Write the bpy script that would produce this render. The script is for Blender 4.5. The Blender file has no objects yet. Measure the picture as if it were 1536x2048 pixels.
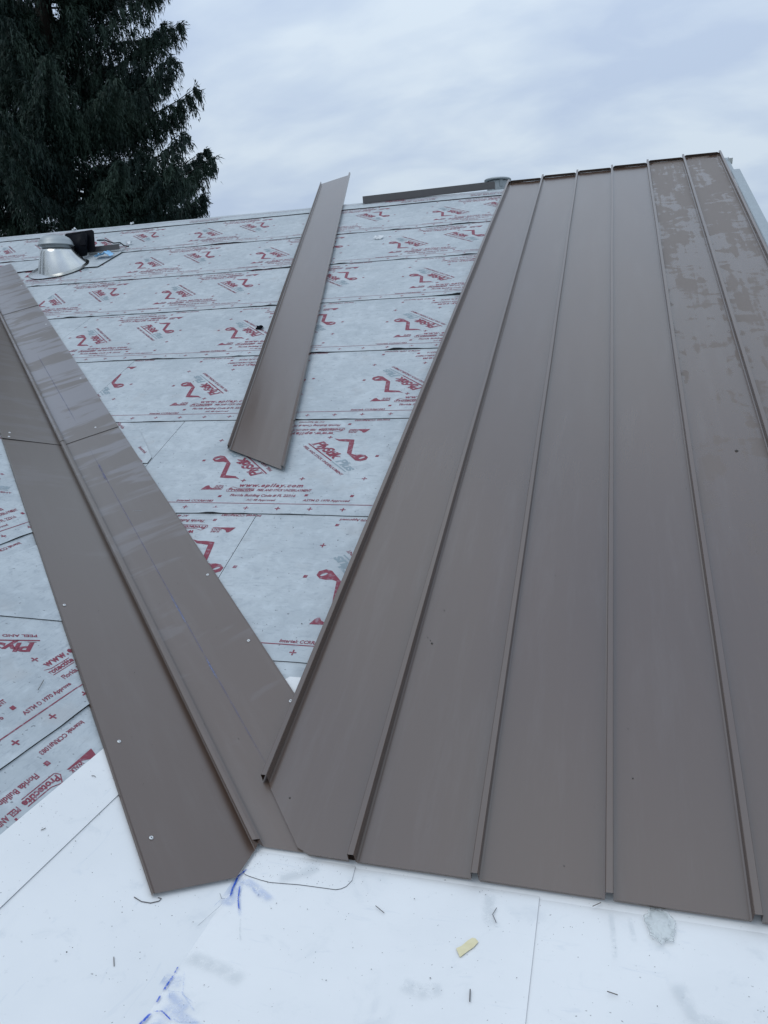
import bpy, bmesh, math, random
import numpy as np
from mathutils import Matrix, Vector, noise

random.seed(7)
rng = np.random.default_rng(7)
SC = bpy.context.scene
COL = SC.collection

# ---------------------------------------------------------------- camera
F_PX = 1538.787
cam_d = bpy.data.cameras.new("camera")
cam_d.sensor_fit = 'VERTICAL'
cam_d.sensor_height = 24.0
cam_d.lens = F_PX / 2048.0 * 24.0
cam_d.clip_start = 0.02
cam_d.clip_end = 3000
cam = bpy.data.objects.new("camera", cam_d)
COL.objects.link(cam)
rx = Vector((0.96198, 0.26957, -0.04383))
dn = Vector((0.01826, -0.22360, -0.97451))
fw = Vector((-0.27250, 0.93666, -0.22003))
Mc = Matrix((rx, -dn, -fw)).transposed().to_4x4()
Mc.translation = Vector((0.84595, -1.58189, 1.27730))
cam.matrix_world = Mc
SC.camera = cam

# ---------------------------------------------------------------- sky, sun, exposure
SUN_EL, SUN_AZ = math.radians(58), math.radians(215)     # azimuth clockwise from +Y
world = bpy.data.worlds.new("World")
SC.world = world
world.use_nodes = True
wn, wl = world.node_tree.nodes, world.node_tree.links
wn.clear()


def wnode(t, **kw):
    n = wn.new(t)
    for k, v in kw.items():
        setattr(n, k, v)
    return n


def wmath(op, a, b=None, clamp=False):
    n = wnode('ShaderNodeMath', operation=op, use_clamp=clamp)
    for i, v in enumerate((a, b)):
        if v is None:
            continue
        if isinstance(v, (int, float)):
            n.inputs[i].default_value = v
        else:
            wl.new(v, n.inputs[i])
    return n.outputs[0]


out = wnode('ShaderNodeOutputWorld')
bg = wnode('ShaderNodeBackground')
bg.inputs['Strength'].default_value = 0.1
sky = wnode('ShaderNodeTexSky', sky_type='NISHITA')
sky.sun_disc = False
sky.sun_elevation = SUN_EL
sky.sun_rotation = SUN_AZ
tc = wnode('ShaderNodeTexCoord')
sep = wnode('ShaderNodeSeparateXYZ')
wl.new(tc.outputs['Generated'], sep.inputs[0])
zz = wmath('MAXIMUM', sep.outputs['Z'], 0.0)
den = wmath('ADD', zz, 0.42)
cmb = wnode('ShaderNodeCombineXYZ')
wl.new(wmath('DIVIDE', sep.outputs['X'], den), cmb.inputs[0])
wl.new(wmath('DIVIDE', sep.outputs['Y'], den), cmb.inputs[1])


def wnoise(scale, detail, sx, sy, rot, off):
    mp = wnode('ShaderNodeMapping')
    mp.inputs['Rotation'].default_value = (0, 0, rot)
    mp.inputs['Scale'].default_value = (sx, sy, 1)
    mp.inputs['Location'].default_value = (off, off * .37, 0)
    wl.new(cmb.outputs[0], mp.inputs[0])
    n = wnode('ShaderNodeTexNoise')
    n.inputs['Scale'].default_value = scale
    n.inputs['Detail'].default_value = detail
    n.inputs['Roughness'].default_value = 0.5
    n.inputs['Distortion'].default_value = 0.25
    wl.new(mp.outputs[0], n.inputs['Vector'])
    return n.outputs['Fac']


n1 = wnoise(1.9, 5, 1.0, 1.7, .75, 3.1)
n2 = wnoise(6.0, 4, .8, 1.5, .6, 7.7)
mix = wmath('ADD', wmath('MULTIPLY', n1, .62), wmath('MULTIPLY', n2, .38))
ramp = wnode('ShaderNodeValToRGB')
e = ramp.color_ramp.elements
e[0].position = .41
e[0].color = (.50, .605, .775, 1)
e[1].position = .585
e[1].color = (.665, .765, .87, 1)
m = e.new(.5)
m.color = (.575, .68, .82, 1)
wl.new(mix, ramp.inputs[0])
grad = wmath('ADD', wmath('MULTIPLY', wmath('POWER', zz, 1.25), 0.80), .93)     # overcast: brighter overhead
sc1 = wnode('ShaderNodeVectorMath', operation='SCALE')
wl.new(ramp.outputs[0], sc1.inputs[0])
wl.new(wmath('MULTIPLY', grad, 9.6), sc1.inputs['Scale'])
mixc = wnode('ShaderNodeMixRGB')
mixc.inputs[0].default_value = .94
wl.new(sky.outputs[0], mixc.inputs[1])
wl.new(sc1.outputs[0], mixc.inputs[2])
wl.new(mixc.outputs[0], bg.inputs['Color'])
wl.new(bg.outputs[0], out.inputs[0])

sun_d = bpy.data.lights.new("sun", 'SUN')
sun_d.energy = 0.6
sun_d.angle = math.radians(25)
sun_d.color = (1, .97, .93)
sun = bpy.data.objects.new("sun", sun_d)
COL.objects.link(sun)
sd = Vector((math.sin(SUN_AZ) * math.cos(SUN_EL), math.cos(SUN_AZ) * math.cos(SUN_EL), math.sin(SUN_EL)))
sun.rotation_euler = (-sd).to_track_quat('-Z', 'Y').to_euler()

vs = SC.view_settings
vs.view_transform = 'Standard'
vs.look = 'None'
vs.exposure = 0
vs.gamma = 1
vs.use_curve_mapping = False
SC.cycles.max_bounces = 6

# ---------------------------------------------------------------- frames
PR, PL = 0.4050582, 0.3942073
cR, sR, cL, sL = math.cos(PR), math.sin(PR), math.cos(PL), math.sin(PL)
MR = Matrix(((1, 0, 0, 0), (0, cR, -sR, 0), (0, sR, cR, 0), (0, 0, 0, 1)))       # x, up the slope, normal
ML = Matrix(((0, -cL, sL, 0), (1, 0, 0, 0), (0, sL, cL, 0), (0, 0, 0, 1)))       # X = world y, Y = up the left slope
MW = Matrix.Identity(4)
V = Vector((-0.687737, 0.667215, 0.286081)).normalized()
NR, NL = Vector((0, -sR, cR)), Vector((sL, 0, cL))
AR, AL = V.cross(NR).normalized(), -V.cross(NL).normalized()
NV = (NR + NL).normalized()
PW = 0.305
XS = [0.2684 - PW + PW * k for k in range(7)]          # seams
COURSE = [.639, 1.444, 2.255, 3.057, 3.875, 4.680, 5.480, 6.255]
S_RIDGE = 6.445


# ---------------------------------------------------------------- node helpers
class NT:
    def __init__(s, name):
        s.m = bpy.data.materials.new(name)
        s.m.use_nodes = True
        s.n, s.l = s.m.node_tree.nodes, s.m.node_tree.links
        s.b = s.n['Principled BSDF']
        s.o = s.n['Material Output']

    def new(s, t, **kw):
        n = s.n.new(t)
        for k, v in kw.items():
            setattr(n, k, v)
        return n

    def put(s, sock, v):
        if hasattr(v, 'links') or isinstance(v, bpy.types.NodeSocket):
            s.l.new(v, sock)
        elif isinstance(v, (tuple, list)) and len(v) == 3 and sock.type == 'RGBA':
            sock.default_value = (*v, 1)
        else:
            sock.default_value = v

    def math(s, op, a, b=0.0, clamp=False):
        n = s.new('ShaderNodeMath', operation=op, use_clamp=clamp)
        s.put(n.inputs[0], a)
        s.put(n.inputs[1], b)
        return n.outputs[0]

    def coord(s, kind='Object', scale=(1, 1, 1), rot=(0, 0, 0), loc=(0, 0, 0)):
        t = s.new('ShaderNodeTexCoord')
        mp = s.new('ShaderNodeMapping')
        mp.inputs['Scale'].default_value = scale
        mp.inputs['Rotation'].default_value = rot
        mp.inputs['Location'].default_value = loc
        s.l.new(t.outputs[kind], mp.inputs[0])
        return mp.outputs[0]

    def noise(s, vec, scale=1, detail=3, rough=.5, dist=0.0):
        n = s.new('ShaderNodeTexNoise')
        s.l.new(vec, n.inputs['Vector'])
        n.inputs['Scale'].default_value = scale
        n.inputs['Detail'].default_value = detail
        n.inputs['Roughness'].default_value = rough
        n.inputs['Distortion'].default_value = dist
        return n.outputs['Fac']

    def step(s, v, a, b):
        n = s.new('ShaderNodeMapRange', interpolation_type='SMOOTHSTEP')
        s.put(n.inputs[0], v)
        n.inputs[1].default_value = a
        n.inputs[2].default_value = b
        return n.outputs[0]

    def mix(s, f, a, b):
        n = s.new('ShaderNodeMixRGB')
        s.put(n.inputs[0], f)
        s.put(n.inputs[1], a)
        s.put(n.inputs[2], b)
        return n.outputs[0]

    def bump(s, h, strength=.2, dist=.01, nrm=None):
        n = s.new('ShaderNodeBump')
        n.inputs['Strength'].default_value = strength
        n.inputs['Distance'].default_value = dist
        s.l.new(h, n.inputs['Height'])
        if nrm is not None:
            s.l.new(nrm, n.inputs['Normal'])
        s.l.new(n.outputs[0], s.b.inputs['Normal'])
        return n.outputs[0]

    def set(s, **kw):
        for k, v in kw.items():
            s.put(s.b.inputs[k.replace('_', ' ')], v)
        return s


def plain(name, col, rough=.5, metal=0.0, var=.12, scale=30, spec=.5):
    t = NT(name)
    n = t.noise(t.coord(), scale, 3)
    c = t.mix(n, tuple(x * (1 - var) for x in col), tuple(min(1, x * (1 + var)) for x in col))
    t.set(Base_Color=c, Roughness=rough, Metallic=metal)
    t.b.inputs['Specular IOR Level'].default_value = spec
    return t.m


METAL_COL = (.073, .044, .030)
FILM_COL = (.142, .114, .095)


def metal_mat(name, kind):
    """painted roofing sheet; kind: clean / stained / flashing / loose"""
    t = NT(name)
    uv = t.coord('UV')
    big = t.noise(t.coord('UV', (1.2, .5, 1)), 1.5, 2)
    col = t.mix(t.step(big, .3, .7), tuple(c * .95 for c in METAL_COL), tuple(c * 1.05 for c in METAL_COL))
    rough = t.math('ADD', t.math('MULTIPLY', big, .05), .21)
    sepn = t.new('ShaderNodeSeparateXYZ')
    t.l.new(uv, sepn.inputs[0])
    d = sepn.outputs['Y']
    if kind == 'stained':
        # rubbed patches and runs left by the wet film, heavier towards the ridge
        a = t.noise(t.coord('UV', (6, 1.5, 1)), 1.0, 4, .5, .9)
        b = t.noise(t.coord('UV', (22, 1.1, 1), loc=(3, 1, 0)), 1.2, 3, .5, .4)
        c = t.noise(t.coord('UV', (4.5, 5.5, 1), loc=(1, 5, 0)), 1.4, 3, .5, 1.2)
        f = t.math('ADD', t.math('MULTIPLY', a, .30), t.math('ADD', t.math('MULTIPLY', b, .32), t.math('MULTIPLY', c, .38)))
        h = t.step(d, 1.6, 6.6)
        thr = t.math('ADD', t.math('MULTIPLY', h, .105), -.050)
        film = t.step(t.math('ADD', f, thr), .484, .538)
        fade = t.step(d, .9, 2.6)
        film = t.math('MULTIPLY', film, t.math('ADD', t.math('MULTIPLY', fade, .70), .08))
        col = t.mix(film, col, FILM_COL)
        rough = t.math('ADD', rough, t.math('MULTIPLY', film, .28))
        t.set(Specular_IOR_Level=t.math('SUBTRACT', .5, t.math('MULTIPLY', film, .40)))
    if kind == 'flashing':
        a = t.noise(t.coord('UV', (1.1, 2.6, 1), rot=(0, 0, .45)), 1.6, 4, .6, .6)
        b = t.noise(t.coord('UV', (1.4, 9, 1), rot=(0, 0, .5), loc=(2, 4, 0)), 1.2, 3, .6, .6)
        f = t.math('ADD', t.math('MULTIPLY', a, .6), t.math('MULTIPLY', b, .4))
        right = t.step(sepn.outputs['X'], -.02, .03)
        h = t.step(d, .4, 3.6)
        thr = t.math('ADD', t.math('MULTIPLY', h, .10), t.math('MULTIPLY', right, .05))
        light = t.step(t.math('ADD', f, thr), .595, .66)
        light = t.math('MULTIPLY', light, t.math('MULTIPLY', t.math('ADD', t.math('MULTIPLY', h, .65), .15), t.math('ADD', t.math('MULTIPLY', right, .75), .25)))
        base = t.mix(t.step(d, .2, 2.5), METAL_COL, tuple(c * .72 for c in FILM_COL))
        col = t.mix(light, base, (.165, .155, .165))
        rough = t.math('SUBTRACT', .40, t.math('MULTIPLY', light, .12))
    fine = t.noise(t.coord('UV', (60, 60, 1)), 4, 2)
    specks = t.step(t.noise(t.coord('UV', (30, 18, 1)), 6, 1), .70, .76)
    col = t.mix(t.math('MULTIPLY', specks, .10 if kind != 'stained' else .25), col, (.07, .06, .06))
    dust = t.step(t.noise(t.coord('UV', (6, .7, 1), loc=(5, 5, 5)), 2.5, 5, .65), .46, .78)
    col = t.mix(t.math('MULTIPLY', dust, .08), col, (.22, .21, .21))
    t.set(Base_Color=col, Roughness=rough, Metallic=0.0)
    t.b.inputs['IOR'].default_value = 1.86
    oil = t.noise(t.coord('UV', (9, 1.3, 1)), 1, 1)
    hgt = t.math('ADD', t.math('MULTIPLY', oil, 1.0), t.math('MULTIPLY', fine, .012))
    t.bump(hgt, .20, .006)
    return t.m


def underlay_mat(name, seed):
    t = NT(name)
    v = t.coord('Object', loc=(seed, seed * .7, 0))
    a = t.noise(v, 2.6, 5, .6)
    b = t.noise(v, 16, 5, .65, .5)
    c = t.noise(t.coord('Object', (1, 4.5, 1), loc=(seed, 2, 0)), 22, 4, .6, .8)
    weave = t.noise(v, 260, 1)
    col = t.mix(t.step(a, .35, .68), (.370, .408, .430), (.435, .473, .492))
    col = t.mix(t.math('MULTIPLY', t.step(b, .50, .70), .75), col, (.335, .370, .395))
    col = t.mix(t.math('MULTIPLY', t.step(c, .53, .70), .70), col, (.295, .330, .36))
    col = t.mix(t.math('MULTIPLY', t.step(b, .50, .28), .45), col, (.515, .56, .585))
    brown = t.step(t.noise(v, 5, 3, .6), .56, .74)
    col = t.mix(t.math('MULTIPLY', brown, .30), col, (.36, .345, .335))
    sp = t.step(t.noise(v, 75, 1), .735, .77)
    col = t.mix(t.math('MULTIPLY', sp, .65), col, (.09, .09, .10))
    t.set(Base_Color=col, Roughness=.62)
    t.b.inputs['Specular IOR Level'].default_value = .28
    wr = t.noise(t.coord('Object', (1, 2.2, 1), loc=(seed, 0, 0)), 5, 3, .55)
    h = t.math('ADD', t.math('MULTIPLY', wr, 1.0), t.math('ADD', t.math('MULTIPLY', b, .10), t.math('MULTIPLY', weave, .015)))
    t.bump(h, .8, .013)
    return t.m


def ink_mat(name, col):
    t = NT(name)
    v = t.coord()
    n = t.noise(v, 55, 3, .6)
    t.set(Base_Color=t.mix(t.step(n, .50, .74), col, tuple(c * .65 + .35 * g for c, g in zip(col, (.42, .47, .52)))), Roughness=.6)
    t.b.inputs['Specular IOR Level'].default_value = .25
    return t.m


def membrane_mat():
    t = NT("white_membrane")
    v = t.coord()
    a = t.noise(v, 1.7, 4, .6)
    b = t.noise(v, 9, 6, .68, .6)
    c = t.noise(v, 34, 4, .6)
    col = t.mix(t.step(a, .35, .7), (.68, .69, .69), (.73, .735, .73))
    col = t.mix(t.math('MULTIPLY', t.step(b, .55, .76), .42), col, (.50, .535, .56))
    col = t.mix(t.math('MULTIPLY', t.step(c, .66, .78), .38), col, (.42, .44, .45))
    sp = t.step(t.noise(v, 120, 1), .745, .775)
    near = t.step(t.noise(v, 4.5, 2), .42, .62)
    col = t.mix(t.math('MULTIPLY', t.math('MULTIPLY', sp, near), .8), col, (.14, .13, .13))
    st = t.step(t.noise(t.coord('Object', (1, 5, 1), rot=(0, 0, 1.1)), 7, 4, .6, .9), .62, .74)
    col = t.mix(t.math('MULTIPLY', st, .22), col, (.45, .50, .56))
    t.set(Base_Color=col, Roughness=.48)
    t.b.inputs['Specular IOR Level'].default_value = .3
    h = t.math('ADD', t.noise(v, 6, 3), t.math('MULTIPLY', t.noise(v, 90, 2), .05))
    t.bump(h, .3, .006)
    return t.m


def chalk_mat(name, col, dens, scale=60):
    """loose chalk / dirt on a sheet: strip with grainy, broken coverage"""
    t = NT(name)
    uv = t.new('ShaderNodeTexCoord').outputs['UV']
    sp = t.new('ShaderNodeSeparateXYZ')
    t.l.new(uv, sp.inputs[0])
    across = t.math('ABSOLUTE', t.math('SUBTRACT', t.math('MULTIPLY', sp.outputs['X'], 2), 1.0))
    along = t.math('ABSOLUTE', t.math('SUBTRACT', t.math('MULTIPLY', sp.outputs['Y'], 2), 1.0))
    e1 = t.math('SUBTRACT', 1.0, t.step(across, .15, 1.0))
    e2 = t.math('SUBTRACT', 1.0, t.step(along, .7, 1.0))
    n = t.noise(t.coord(), scale, 4, .7)
    cov = t.math('MULTIPLY', t.math('MULTIPLY', e1, e2), t.step(n, .30, .56))
    cov = t.math('MULTIPLY', cov, dens, True)
    t.set(Base_Color=col, Roughness=.9, Alpha=cov)
    t.b.inputs['Specular IOR Level'].default_value = .05
    return t.m


M_CLEAN = metal_mat("brown_painted_metal", 'clean')
M_STAIN = metal_mat("brown_metal_stained", 'stained')
M_FLASH = metal_mat("brown_metal_flashing", 'flashing')
M_UND = [underlay_mat("underlayment_%d" % i, i * 3.7) for i in range(4)]
M_BLACK = plain("black_butyl_edge", (.012, .012, .015), .55)
M_RED = ink_mat("red_ink", (.205, .045, .068))
M_GREY = ink_mat("grey_ink", (.235, .29, .32))
M_WHITE = membrane_mat()
M_LAP = plain("membrane_cut_edge", (.10, .105, .115), .7)
M_DECK = plain("deck_timber", (.30, .22, .14), .8)
M_WALL = plain("wall_siding_paint", (.42, .43, .42), .8)
M_GALV = plain("galvanised_steel", (.50, .51, .50), .22, 1.0, .28, 7)
M_GALV2 = plain("dull_zinc", (.33, .36, .37), .5, .6, .15, 10)
M_BPL = plain("black_plastic", (.004, .005, .008), .5, spec=.08)
M_DBRZ = plain("dark_bronze_trim", (.085, .082, .083), .45)
M_TRIM = plain("grey_trim_paint", (.27, .31, .33), .5)
M_SCREW = plain("zinc_screw", (.60, .61, .61), .35, .7, .05)
M_HOLE_SHADOW = plain("screw_recess_and_lap_shadow", (.03, .03, .03), .7)  # near-black for screw recesses and the painted shadow at flashing laps
M_CHALK = chalk_mat("blue_chalk", (.03, .10, .52), 1.0, 130)
M_CHALK2 = chalk_mat("blue_chalk_smear", (.16, .29, .62), .24, 70)
M_CHALK3 = chalk_mat("faint_chalk_on_metal", (.13, .14, .26), .34, 14)
M_DIRT = chalk_mat("grey_smear", (.36, .41, .44), .17, 45)
M_PENCIL = chalk_mat("pencil_scratch", (.16, .17, .19), .75, 90)


# ---------------------------------------------------------------- object helpers
PM = {}


def props(o, label=None, cat=None, group=None, kind=None):
    if label:
        o['label'] = label
    if cat:
        o['category'] = cat
    if group:
        o['group'] = group
    if kind:
        o['kind'] = kind
    return o


def empty(name, loc, label, cat, group=None):
    o = bpy.data.objects.new(name, None)
    COL.objects.link(o)
    o.empty_display_size = .1
    o.location = loc
    PM[o.name] = Matrix.Translation(Vector(loc))
    return props(o, label, cat, group)


def link(name, me, parent=None, M=None):
    o = bpy.data.objects.new(name, me)
    COL.objects.link(o)
    M = M if M is not None else Matrix.Identity(4)
    PM[o.name] = M.copy()
    if parent is not None:
        o.parent = parent
        o.matrix_basis = PM[parent.name].inverted() @ M
    else:
        o.matrix_basis = M
    return o


def mesh(name, v, f, mats, parent=None, M=None, mi=None, uv=None, smooth=False):
    me = bpy.data.meshes.new(name)
    me.from_pydata([tuple(p) for p in v], [], f)
    for m_ in (mats if isinstance(mats, (list, tuple)) else [mats]):
        me.materials.append(m_)
    if mi is not None:
        me.polygons.foreach_set('material_index', mi)
    if uv is not None:
        l = me.uv_layers.new(name="UVMap")
        idx = np.empty(len(me.loops), int)
        me.loops.foreach_get('vertex_index', idx)
        l.data.foreach_set('uv', np.asarray(uv, float)[idx].ravel())
    if smooth:
        me.polygons.foreach_set('use_smooth', [True] * len(me.polygons))
    me.update()
    return link(name, me, parent, M)


def box_vf(x0, x1, y0, y1, z0, z1):
    v = [(x, y, z) for z in (z0, z1) for y in (y0, y1) for x in (x0, x1)]
    f = [(0, 2, 3, 1), (4, 5, 7, 6), (0, 1, 5, 4), (2, 6, 7, 3), (0, 4, 6, 2), (1, 3, 7, 5)]
    return v, f


def bm_obj(name, bm, mats, parent=None, M=None, smooth=False):
    me = bpy.data.meshes.new(name)
    bm.to_mesh(me)
    bm.free()
    for m_ in (mats if isinstance(mats, (list, tuple)) else [mats]):
        me.materials.append(m_)
    if smooth:
        me.polygons.foreach_set('use_smooth', [True] * len(me.polygons))
    return link(name, me, parent, M)


def prism_vf(poly, z0, z1):
    """flat polygon with thickness: top face, then rim faces"""
    n = len(poly)
    v = [(x, y, z1) for x, y in poly] + [(x, y, z0) for x, y in poly]
    f = [tuple(range(n))] + [(i, n + i, n + (i + 1) % n, (i + 1) % n) for i in range(n)]
    return v, f, [0] + [1] * n


def lathe(prof, seg=32, sx=1, sy=1):
    v, f = [], []
    for r, z in prof:
        for k in range(seg):
            a = 2 * math.pi * k / seg
            v.append((r * math.cos(a) * sx, r * math.sin(a) * sy, z))
    for i in range(len(prof) - 1):
        for k in range(seg):
            a, b = i * seg + k, i * seg + (k + 1) % seg
            f.append((a, b, b + seg, a + seg))
    return v, f


def tube_vf(pts, r, seg=6):
    pts = [Vector(p) for p in pts]
    v, f = [], []
    for i, p in enumerate(pts):
        d = (pts[min(i + 1, len(pts) - 1)] - pts[max(i - 1, 0)]).normalized()
        a = d.cross(Vector((0, 0, 1)) if abs(d.z) < .9 else Vector((1, 0, 0))).normalized()
        b = d.cross(a)
        rr = r[i] if isinstance(r, (list, tuple)) else r
        for k in range(seg):
            t = 2 * math.pi * k / seg
            v.append(tuple(p + a * (rr * math.cos(t)) + b * (rr * math.sin(t))))
    for i in range(len(pts) - 1):
        for k in range(seg):
            x, y = i * seg + k, i * seg + (k + 1) % seg
            f.append((x, y, y + seg, x + seg))
    f.append(tuple(range(seg))[::-1])
    f.append(tuple(range((len(pts) - 1) * seg, len(pts) * seg)))
    return v, f


def merge(parts):
    v, f = [], []
    for a, b in parts:
        o = len(v)
        v += list(a)
        f += [tuple(i + o for i in q) for q in b]
    return v, f


# ---------------------------------------------------------------- ground and the house shell
g = 400
mg = NT("lawn")
nz = mg.noise(mg.coord(), .35, 6, .6)
mg.set(Base_Color=mg.mix(nz, (.035, .06, .02), (.08, .10, .04)), Roughness=.95)
mg.bump(mg.noise(mg.coord(), 9, 4), .8, .05)
o = mesh("ground", [(-g, -g, -3), (g, -g, -3), (g, g, -3), (-g, g, -3)], [(0, 1, 2, 3)], mg.m)
props(o, kind='structure')

house = empty("house", (0, 0, -3), "house with a grey printed underlayment roof slope, white membrane and open valley", "house")

ZD = -.012            # deck surface lies just under the sheets
yr = S_RIDGE * cR
zr = S_RIDGE * sR
XR = 1.82             # gable end


def kink(x):          # the ridge line rises a little over the metal bay
    return S_RIDGE if x <= -.1 else S_RIDGE + (x + .1) * .205


# main slope deck (polygon bounded by the valley) and its rear slope
kv = .94737           # valley in main-slope coordinates: x = -kv * s
tv = 7.60             # valley length to the left ridge
ltop = tv * .7259
deck = [(0, 0), (XR, 0), (XR, kink(XR)), (-.1, S_RIDGE), (-9.5, S_RIDGE), (-9.5, ltop), (-kv * ltop, ltop)]
v, f, mi = prism_vf(deck, ZD - .02, ZD)
mesh("roof_deck", v, f, M_DECK, house, MR)
back = [(XR, kink(XR)), (-.1, S_RIDGE), (-9.5, S_RIDGE)]
vb = []
for x, s in back:
    vb.append((x, s * cR, s * sR + ZD))
for x, s in back:
    vb.append((x, s * cR + 6.0, s * sR + ZD - 6.0 * .4287))
mesh("rear_roof_slope", vb, [(0, 1, 4, 3), (1, 2, 5, 4)], M_UND[1], house)
# left slope deck and the far side of its ridge
uL = .7449 * tv
v, f, mi = prism_vf([(-4.2, 0), (0, 0), (.8957 * uL, uL), (-4.2, uL)][::1], ZD - .02, ZD)
mesh("roof_deck", v, f, M_DECK, house, ML)
xl, zl = -uL * cL, uL * sL
mesh("rear_roof_slope", [(xl, -4.2, zl + ZD), (xl, .8957 * uL, zl + ZD), (xl - 4.4, 8.2 * .62, zl - 4.4 * .4157), (xl - 4.4, -4.2, zl - 4.4 * .4157)],
     [(0, 1, 2, 3)], M_UND[2], house)
# walls
wv = []
for a in [box_vf(.02, 2.08, -4.1, -.05, -3, -.06), box_vf(-9.3, XR - .06, 12.0 - .3, 12.0 - .1, -3, .0),
          box_vf(-9.3, .015, -4.1, -3.95, -3, -.03)]:
    mesh("wall", a[0], a[1], M_WALL, house)
yk = kink(XR) * cR
zk = kink(XR) * sR
gv = [(XR - .05, .0, -3), (XR - .05, 11.9, -3), (XR - .05, 11.9, zk - (11.9 - yk) * .4287 - .06), (XR - .05, yk, zk - .06), (XR - .05, .0, -.06)]
mesh("wall", gv, [(0, 1, 2, 3, 4)], M_WALL, house)
mesh("wall", [(-9.3, -4.0, -3), (-9.3, 11.9, -3), (-9.3, 11.9, .1), (-9.3, -4.0, .1)], [(0, 1, 2, 3)], M_WALL, house)

# ---------------------------------------------------------------- print on the underlayment
FONT_CACHE = {}


def glyphs(body, shear=0.0, bold=0.0, spacing=1.0, res=2):
    key = (body, shear, bold, spacing, res)
    if key in FONT_CACHE:
        return FONT_CACHE[key]
    cu = bpy.data.curves.new("t", 'FONT')
    cu.body = body
    cu.size = 1.0
    cu.shear = shear
    cu.offset = bold
    cu.space_character = spacing
    cu.resolution_u = res
    cu.fill_mode = 'FRONT'
    ob = bpy.data.objects.new("t", cu)
    COL.objects.link(ob)
    dg = bpy.context.evaluated_depsgraph_get()
    me = bpy.data.meshes.new_from_object(ob.evaluated_get(dg))
    vv = np.array([(p.co.x, p.co.y) for p in me.vertices])
    me.calc_loop_triangles()
    ff = [tuple(t.vertices) for t in me.loop_triangles]
    COL.objects.unlink(ob)
    bpy.data.objects.remove(ob)
    bpy.data.curves.remove(cu)
    bpy.data.meshes.remove(me)
    FONT_CACHE[key] = (vv, ff)
    return vv, ff


CAP = .73


class Print:
    def __init__(s):
        s.v, s.f, s.m = [], [], []

    def add(s, vv, ff, mi):
        o_ = len(s.v)
        s.v += [tuple(p) for p in vv]
        s.f += [tuple(i + o_ for i in q) for q in ff]
        s.m += [mi] * len(ff)

    def text(s, body, x, y, width, cap, ang=0.0, mi=0, **kw):
        vv, ff = glyphs(body, **kw)
        vv = vv.copy()
        w0 = vv[:, 0].max() - vv[:, 0].min()
        vv[:, 0] = (vv[:, 0] - vv[:, 0].min()) * (width / w0)
        vv[:, 1] *= cap / CAP
        c, q = math.cos(ang), math.sin(ang)
        vv = np.stack([x + vv[:, 0] * c - vv[:, 1] * q, y + vv[:, 0] * q + vv[:, 1] * c], 1)
        s.add(vv, ff, mi)

    def poly(s, pts, mi=0):
        from mathutils.geometry import tessellate_polygon
        t = tessellate_polygon([[Vector((a, b, 0)) for a, b in pts]])
        s.add(pts, [tuple(q) for q in t], mi)

    def line(s, a, b, w, mi=0):
        a, b = Vector(a), Vector(b)
        n = (b - a).normalized()
        n = Vector((-n.y, n.x)) * w * .5
        s.poly([tuple(a - n), tuple(b - n), tuple(b + n), tuple(a + n)], mi)

    def plus(s, x, y, r=.0125, w=.0055):
        s.poly([(x - r, y - w / 2), (x - w / 2, y - w / 2), (x - w / 2, y - r), (x + w / 2, y - r), (x + w / 2, y - w / 2), (x + r, y - w / 2),
                (x + r, y + w / 2), (x + w / 2, y + w / 2), (x + w / 2, y + r), (x - w / 2, y + r), (x - w / 2, y + w / 2), (x - r, y + w / 2)])

    def dot(s, x, y, r=.0075):
        s.poly([(x - r * 1.15, y - r), (x + r * .9, y - r), (x + r * 1.15, y + r), (x - r * .9, y + r)])


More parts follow.
